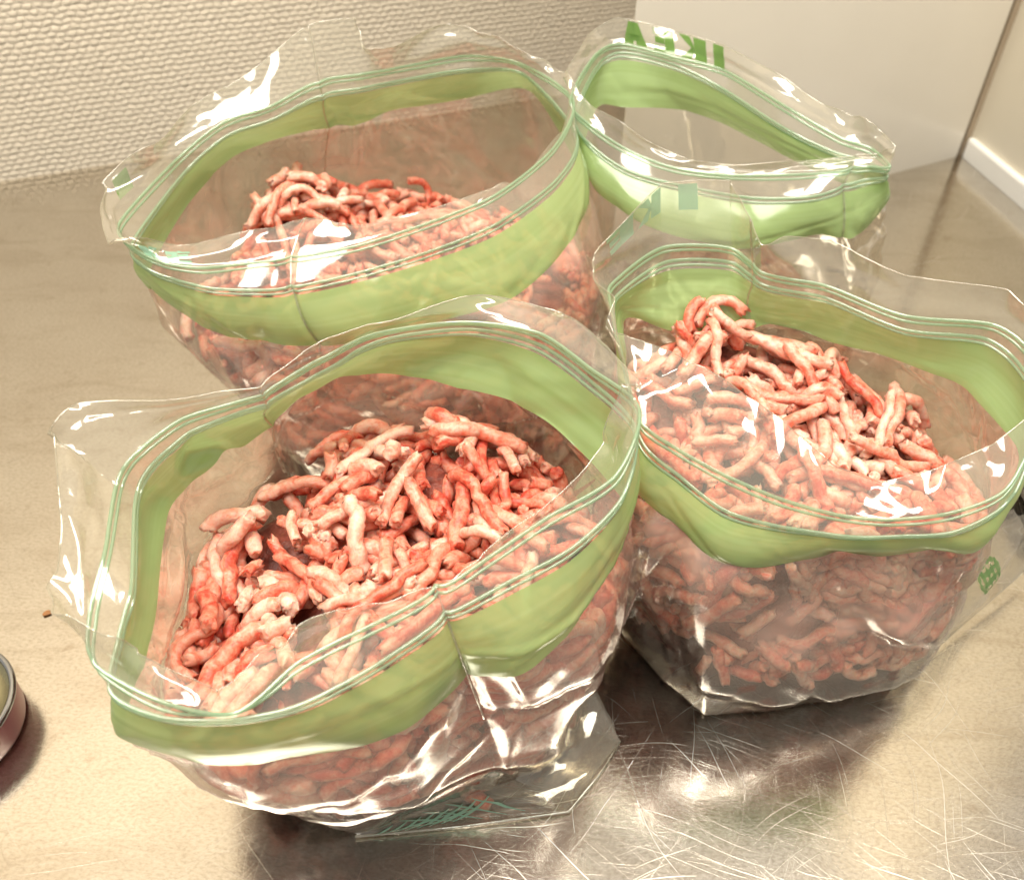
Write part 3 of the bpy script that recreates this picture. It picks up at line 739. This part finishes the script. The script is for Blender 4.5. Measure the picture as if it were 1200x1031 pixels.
# front and right bottom corner of the front bag
o, S1, n1 = sheet_from('bottom_fold', [(420,972,.004),(604,913,.022),(664,951,.001),(416,980,.0008)], M_FLAP, bag1.root, seed=4, amp=.001)
sheet_from('bottom_corner', [(604,913,.022),(694,800,.030),(727,868,.002),(666,951,.001)], M_FLAP, bag1.root, seed=6, amp=.0016)
o, S1b, n1b = sheet_from('bottom_corner', [(560,925,.004),(690,800,.010),(727,869,.0008),(666,952,.0006)], M_FLAP, bag1.root, seed=9, amp=.0005)
V, F = tube([tuple(P(727,868,.0016)), tuple(P(700,910,.0016)), tuple(P(666,951,.0014)), tuple(P(540,968,.0014)), tuple(P(416,980,.0014))], .0005, 6); mesh_obj('bottom_seam', V, F, M_SEAM, bag1.root)
# flap on the right of the right bag
o, S3, n3 = sheet_from('side_flap', [(1092,655,.078),(1188,596,.072),(1222,650,.014),(1045,806,.001)], M_FLAP, bag3.root, 24, 18, seed=12, amp=.0022, bow=.004)
sheet_from('side_flap', [(1096,640,.070),(1200,602,.060),(1222,650,.013),(1050,800,.0008)], M_FLAP, bag3.root, 24, 18, seed=14, amp=.0016, bow=-.004)
V, F = tube([tuple(P(1222,650,.014)), tuple(P(1130,730,.0075)), tuple(P(1045,806,.0012))], .0004, 6); mesh_obj('bottom_seam', V, F, M_SEAM, bag3.root)

def loose(root, pts, rad, seed):
    rng = np.random.default_rng(seed); p = np.array([tuple(P(*q)) for q in pts]); t = np.linspace(0, 1, len(p)); tt = np.linspace(0, 1, 16)
    path = np.stack([np.interp(tt, t, p[:, k]) for k in range(3)], 1)
    rr = np.full(16, rad); rr[0] *= .45; rr[1] *= .85; rr[-1] *= .4; rr[-2] *= .85
    V, F = tube(path, rr, 12); V = [v + np.array([mnoise.noise(Vector(v*400+k*7)) for k in range(3)])*rad*.45 for v in V]
    mesh_obj('meat_strand', V, F, M_MEAT, root)
heaps = [o for o in bpy.data.objects if o.name.startswith('ground_meat')]
heaps.sort(key=lambda o: o.location.y); h1 = min(heaps, key=lambda o: (o.location - bag1.root.location).length); h3 = min(heaps, key=lambda o: (o.location - bag3.root.location).length)
loose(h1, [(634,866,.005),(632,885,.005),(627,903,.004)], .0024, 1)
loose(h1, [(690,775,.012),(676,800,.010),(662,822,.008)], .0028, 2)
loose(h1, [(664,826,.006),(668,840,.006),(667,853,.005)], .0026, 3)
loose(h1, [(540,925,.004),(560,935,.004),(575,945,.003)], .0026, 4)
loose(h1, [(590,890,.006),(596,897,.006),(604,899,.005)], .0026, 5)
loose(h3, [(1070,690,.040),(1082,696,.040),(1098,700,.038)], .0026, 6)
loose(h3, [(1052,768,.012),(1075,752,.014),(1098,735,.018)], .0026, 7)
loose(h3, [(1040,745,.02),(1058,740,.02),(1075,730,.022)], .0026, 8)

# writing and marks ---------------------------------------------------------
def on_bag(bag, st, row):
    """surface point of a bag's rim film at fractional station / row"""
    NU = bag.NU; x = st*NPER; j = int(math.floor(x)); f = x-j; i = int(min(len(bag.X)-2, math.floor(row))); g = row-i
    X = bag.X; q = lambda i_, j_: X[i_, j_ % NU]
    p = (q(i, j)*(1-f)+q(i, j+1)*f)*(1-g) + (q(i+1, j)*(1-f)+q(i+1, j+1)*f)*g
    e = q(i, j+1)-q(i, j); v = q(i+1, j)-q(i, j); n = np.cross(e, v); n /= np.linalg.norm(n)+1e-12
    if n.dot(p-np.array([bag.c[0], bag.c[1], p[2]])) < 0: n = -n
    return p + n*.0004
def glyph(bag, polys, s0, s1, r0, r1, mat, name='printed_letter'):
    """polys: list of convex quads in a unit box (x to the right as the camera sees it, y down)"""
    V = []; F = []
    for quad in polys:
        (ax, ay), (bx, by), (cx, cy), (dx, dy) = quad; N = 5; k0 = len(V)
        for i in range(N+1):
            for j in range(N+1):
                u, v = j/N, i/N
                x = (ax*(1-u)+bx*u)*(1-v) + (dx*(1-u)+cx*u)*v; y = (ay*(1-u)+by*u)*(1-v) + (dy*(1-u)+cy*u)*v
                V.append(on_bag(bag, s0+(s1-s0)*x, r0+(r1-r0)*y))
        for i in range(N):
            for j in range(N): k = k0+i*(N+1)+j; F.append((k, k+1, k+N+2, k+N+1))
    return mesh_obj(name, V, F, mat, bag.root)
def bar(x0, y0, x1, y1): return [(x0, y0), (x1, y0), (x1, y1), (x0, y1)]
# the name on the rim, seen from inside and therefore mirrored
L_A = [[(.30, 0), (.60, 0), (.44, 1), (0, 1)], [(.42, 0), (.70, 0), (1, 1), (.58, 1)], bar(.3, .55, .7, .82)]
L_E = [bar(.50, 0, 1, 1), bar(0, 0, .49, .29), bar(.08, .37, .49, .64), bar(0, .72, .49, 1)]
L_K = [bar(.56, 0, 1, 1), [(0, 0), (.42, 0), (.555, .36), (.555, .62)], [(.555, .38), (.555, .64), (.42, 1), (0, 1)]]
L_I = [bar(0, 0, 1, 1)]
iA4 = bag4.rows[0]
for poly, a, b in ((L_A, 2.12, 2.52), (L_E, 2.62, 2.98), (L_K, 3.10, 3.62), (L_I, 3.76, 3.98)):
    glyph(bag4, poly, a, b, 1.2, iA4-1.2, M_PRINT)
for poly, a, b in ((L_E, 2.15, 2.55), (L_K, 2.62, 2.98), (L_I, 3.25, 3.5)):
    glyph(bag3, poly, a, b, .8, 8.0, M_MINT)
for poly, a, b in ((L_E, 16.2, 16.75), (L_K, 16.9, 17.5)):
    glyph(bag2, poly, a, b, 6, 16.5, M_MINT)
glyph(bag2, L_I, .18, .42, 2, 11, M_PRINT)
# fan of leaf strokes printed on the bottom fold of the front bag
def strokes(parent, grid, n, lines, wid, mat, name):
    V = []; F = []; nv, nu = grid.shape[0]-1, grid.shape[1]-1
    def at(u, v):
        x, y = min(u*nu, nu-1e-4), min(v*nv, nv-1e-4); j, i = int(x), int(y); f, g = x-j, y-i
        return (grid[i, j]*(1-f)+grid[i, j+1]*f)*(1-g) + (grid[i+1, j]*(1-f)+grid[i+1, j+1]*f)*g + n*.0004
    for (u0, v0, u1, v1) in lines:
        du, dv = u1-u0, v1-v0; l = math.hypot(du, dv*.45); pu, pv = -dv*.45/l*wid, du/l*wid*2.2; k = len(V)
        for q in range(7):
            t = q/6; w = math.sin(math.pi*(.12+.8*t))
            V.append(at(min(1, max(0, u0+du*t+pu*w)), min(1, max(0, v0+dv*t+pv*w)))); V.append(at(min(1, max(0, u0+du*t-pu*w)), min(1, max(0, v0+dv*t-pv*w))))
        for q in range(6): F.append((k+2*q, k+2*q+1, k+2*q+3, k+2*q+2))
    return mesh_obj(name, V, F, mat, parent)
fan = [(.06+.06*k, .95-.02*k, .20+.085*k, .35-.03*k) for k in range(8)] + [(.25, .2, .5, .8), (.4, .1, .62, .85), (.55, .05, .75, .8), (.7, .1, .85, .75), (.3, .8, .65, .45), (.15, .7, .5, .5)]
strokes(bag1.root, S1, n1, fan, .012, M_MINT, 'printed_leaf')
ring = []
for k in range(14):
    a, b = 2*math.pi*k/14, 2*math.pi*(k+1)/14
    ring.append((.52+.10*math.cos(a), .36+.13*math.sin(a), .52+.10*math.cos(b), .36+.13*math.sin(b)))
for k in range(4): ring.append((.45+.045*k, .27, .47+.045*k, .45))
ring += [(.44, .32, .60, .32), (.44, .40, .60, .40)]
strokes(bag3.root, S3, n3, ring, .012, mat_print('pale_green_print', (.34, .55, .26), (.50, .76, .42), .5), 'printed_emblem')

# ------------------------------------------------------------------ round tin cut by the left edge
def lathe(name, prof, cen, mat, parent, seg=72):
    V = []; F = []
    for r, z in prof:
        for k in range(seg): a = 2*math.pi*k/seg; V.append((cen.x+r*math.cos(a), cen.y+r*math.sin(a), z))
    for i in range(len(prof)-1):
        for k in range(seg): F.append((i*seg+k, i*seg+(k+1) % seg, (i+1)*seg+(k+1) % seg, (i+1)*seg+k))
    return mesh_obj(name, V, F, mat, parent)
tc = P(-58, 858, 0)
tin = empty('round_tin', (tc.x, tc.y, 0)); tag(tin, 'small round tin with shiny rim and red side, cut off by the left edge', 'tin')
lathe('side', [(.0001, .0006), (.0258, .0006), (.0262, .002), (.0266, .0145)], tc, mat_simple('red_tin_paint', (.30, .04, .05), .3), tin)
lathe('rim', [(.0262, .0143), (.0272, .0147), (.0276, .0158), (.0273, .0169), (.0264, .0173), (.0255, .0169), (.0251, .016)], tc, mat_simple('tin_rim_steel', (.40, .41, .43), .10, 1), tin)
lathe('lid', [(.0251, .0160), (.0235, .0150), (.0200, .0148), (.0190, .0156), (.0120, .0158), (.0001, .0158)], tc, mat_simple('olive_metal_lid', (.36, .34, .22), .22, 1), tin)

# a crumb on the counter
bm = bmesh.new(); bmesh.ops.create_icosphere(bm, subdivisions=2, radius=.0012)
for v in bm.verts: v.co = v.co*(1+.5*mnoise.noise(v.co*1500)); v.co.z *= .5; v.co.x *= 1.5
me = bpy.data.meshes.new('crumb'); bm.to_mesh(me); bm.free(); me.materials.append(mat_simple('brown_crumb', (.30, .13, .04), .6))
cr = bpy.data.objects.new('crumb', me); COL.objects.link(cr); cr.location = P(55, 718, .0007); cr.rotation_euler = (0, 0, R(35))
tag(cr, 'tiny brown crumb on the steel left of the front bag', 'crumb')

# dark tray just entering the frame at the right edge
tr_ = P(1236, 596, 0)
tray = empty('black_tray', (tr_.x, tr_.y, 0)); tag(tray, 'black glossy tray corner at the right edge behind the clear flap', 'tray')
M_BLK = mat_simple('black_gloss_plastic', (.02, .022, .03), .12, var=.005)
def rrect(hx, hy, r, n=6):
    out = []
    for cx_, cy_, a0 in ((hx-r, hy-r, 0), (-hx+r, hy-r, 90), (-hx+r, -hy+r, 180), (hx-r, -hy+r, 270)):
        for k in range(n+1): a = R(a0+90*k/n); out.append((cx_+r*math.cos(a), cy_+r*math.sin(a)))
    return out
prof = [(.88, .0008), (.97, .008), (1.0, .016), (1.03, .017), (1.03, .018), (.98, .0178), (.94, .009), (.85, .003)]
base_ = rrect(.022, .018, .006); V = []; F = []; nb = len(base_)
for sc_, z in prof:
    for x, y in base_: V.append((tr_.x + x*sc_ + .006, tr_.y + y*sc_, z))
for i in range(len(prof)-1):
    for k in range(nb): F.append((i*nb+k, i*nb+(k+1) % nb, (i+1)*nb+(k+1) % nb, (i+1)*nb+k))
F.append(tuple((len(prof)-1)*nb+k for k in range(nb)))
mesh_obj('tray_shell', V, F, M_BLK, tray)
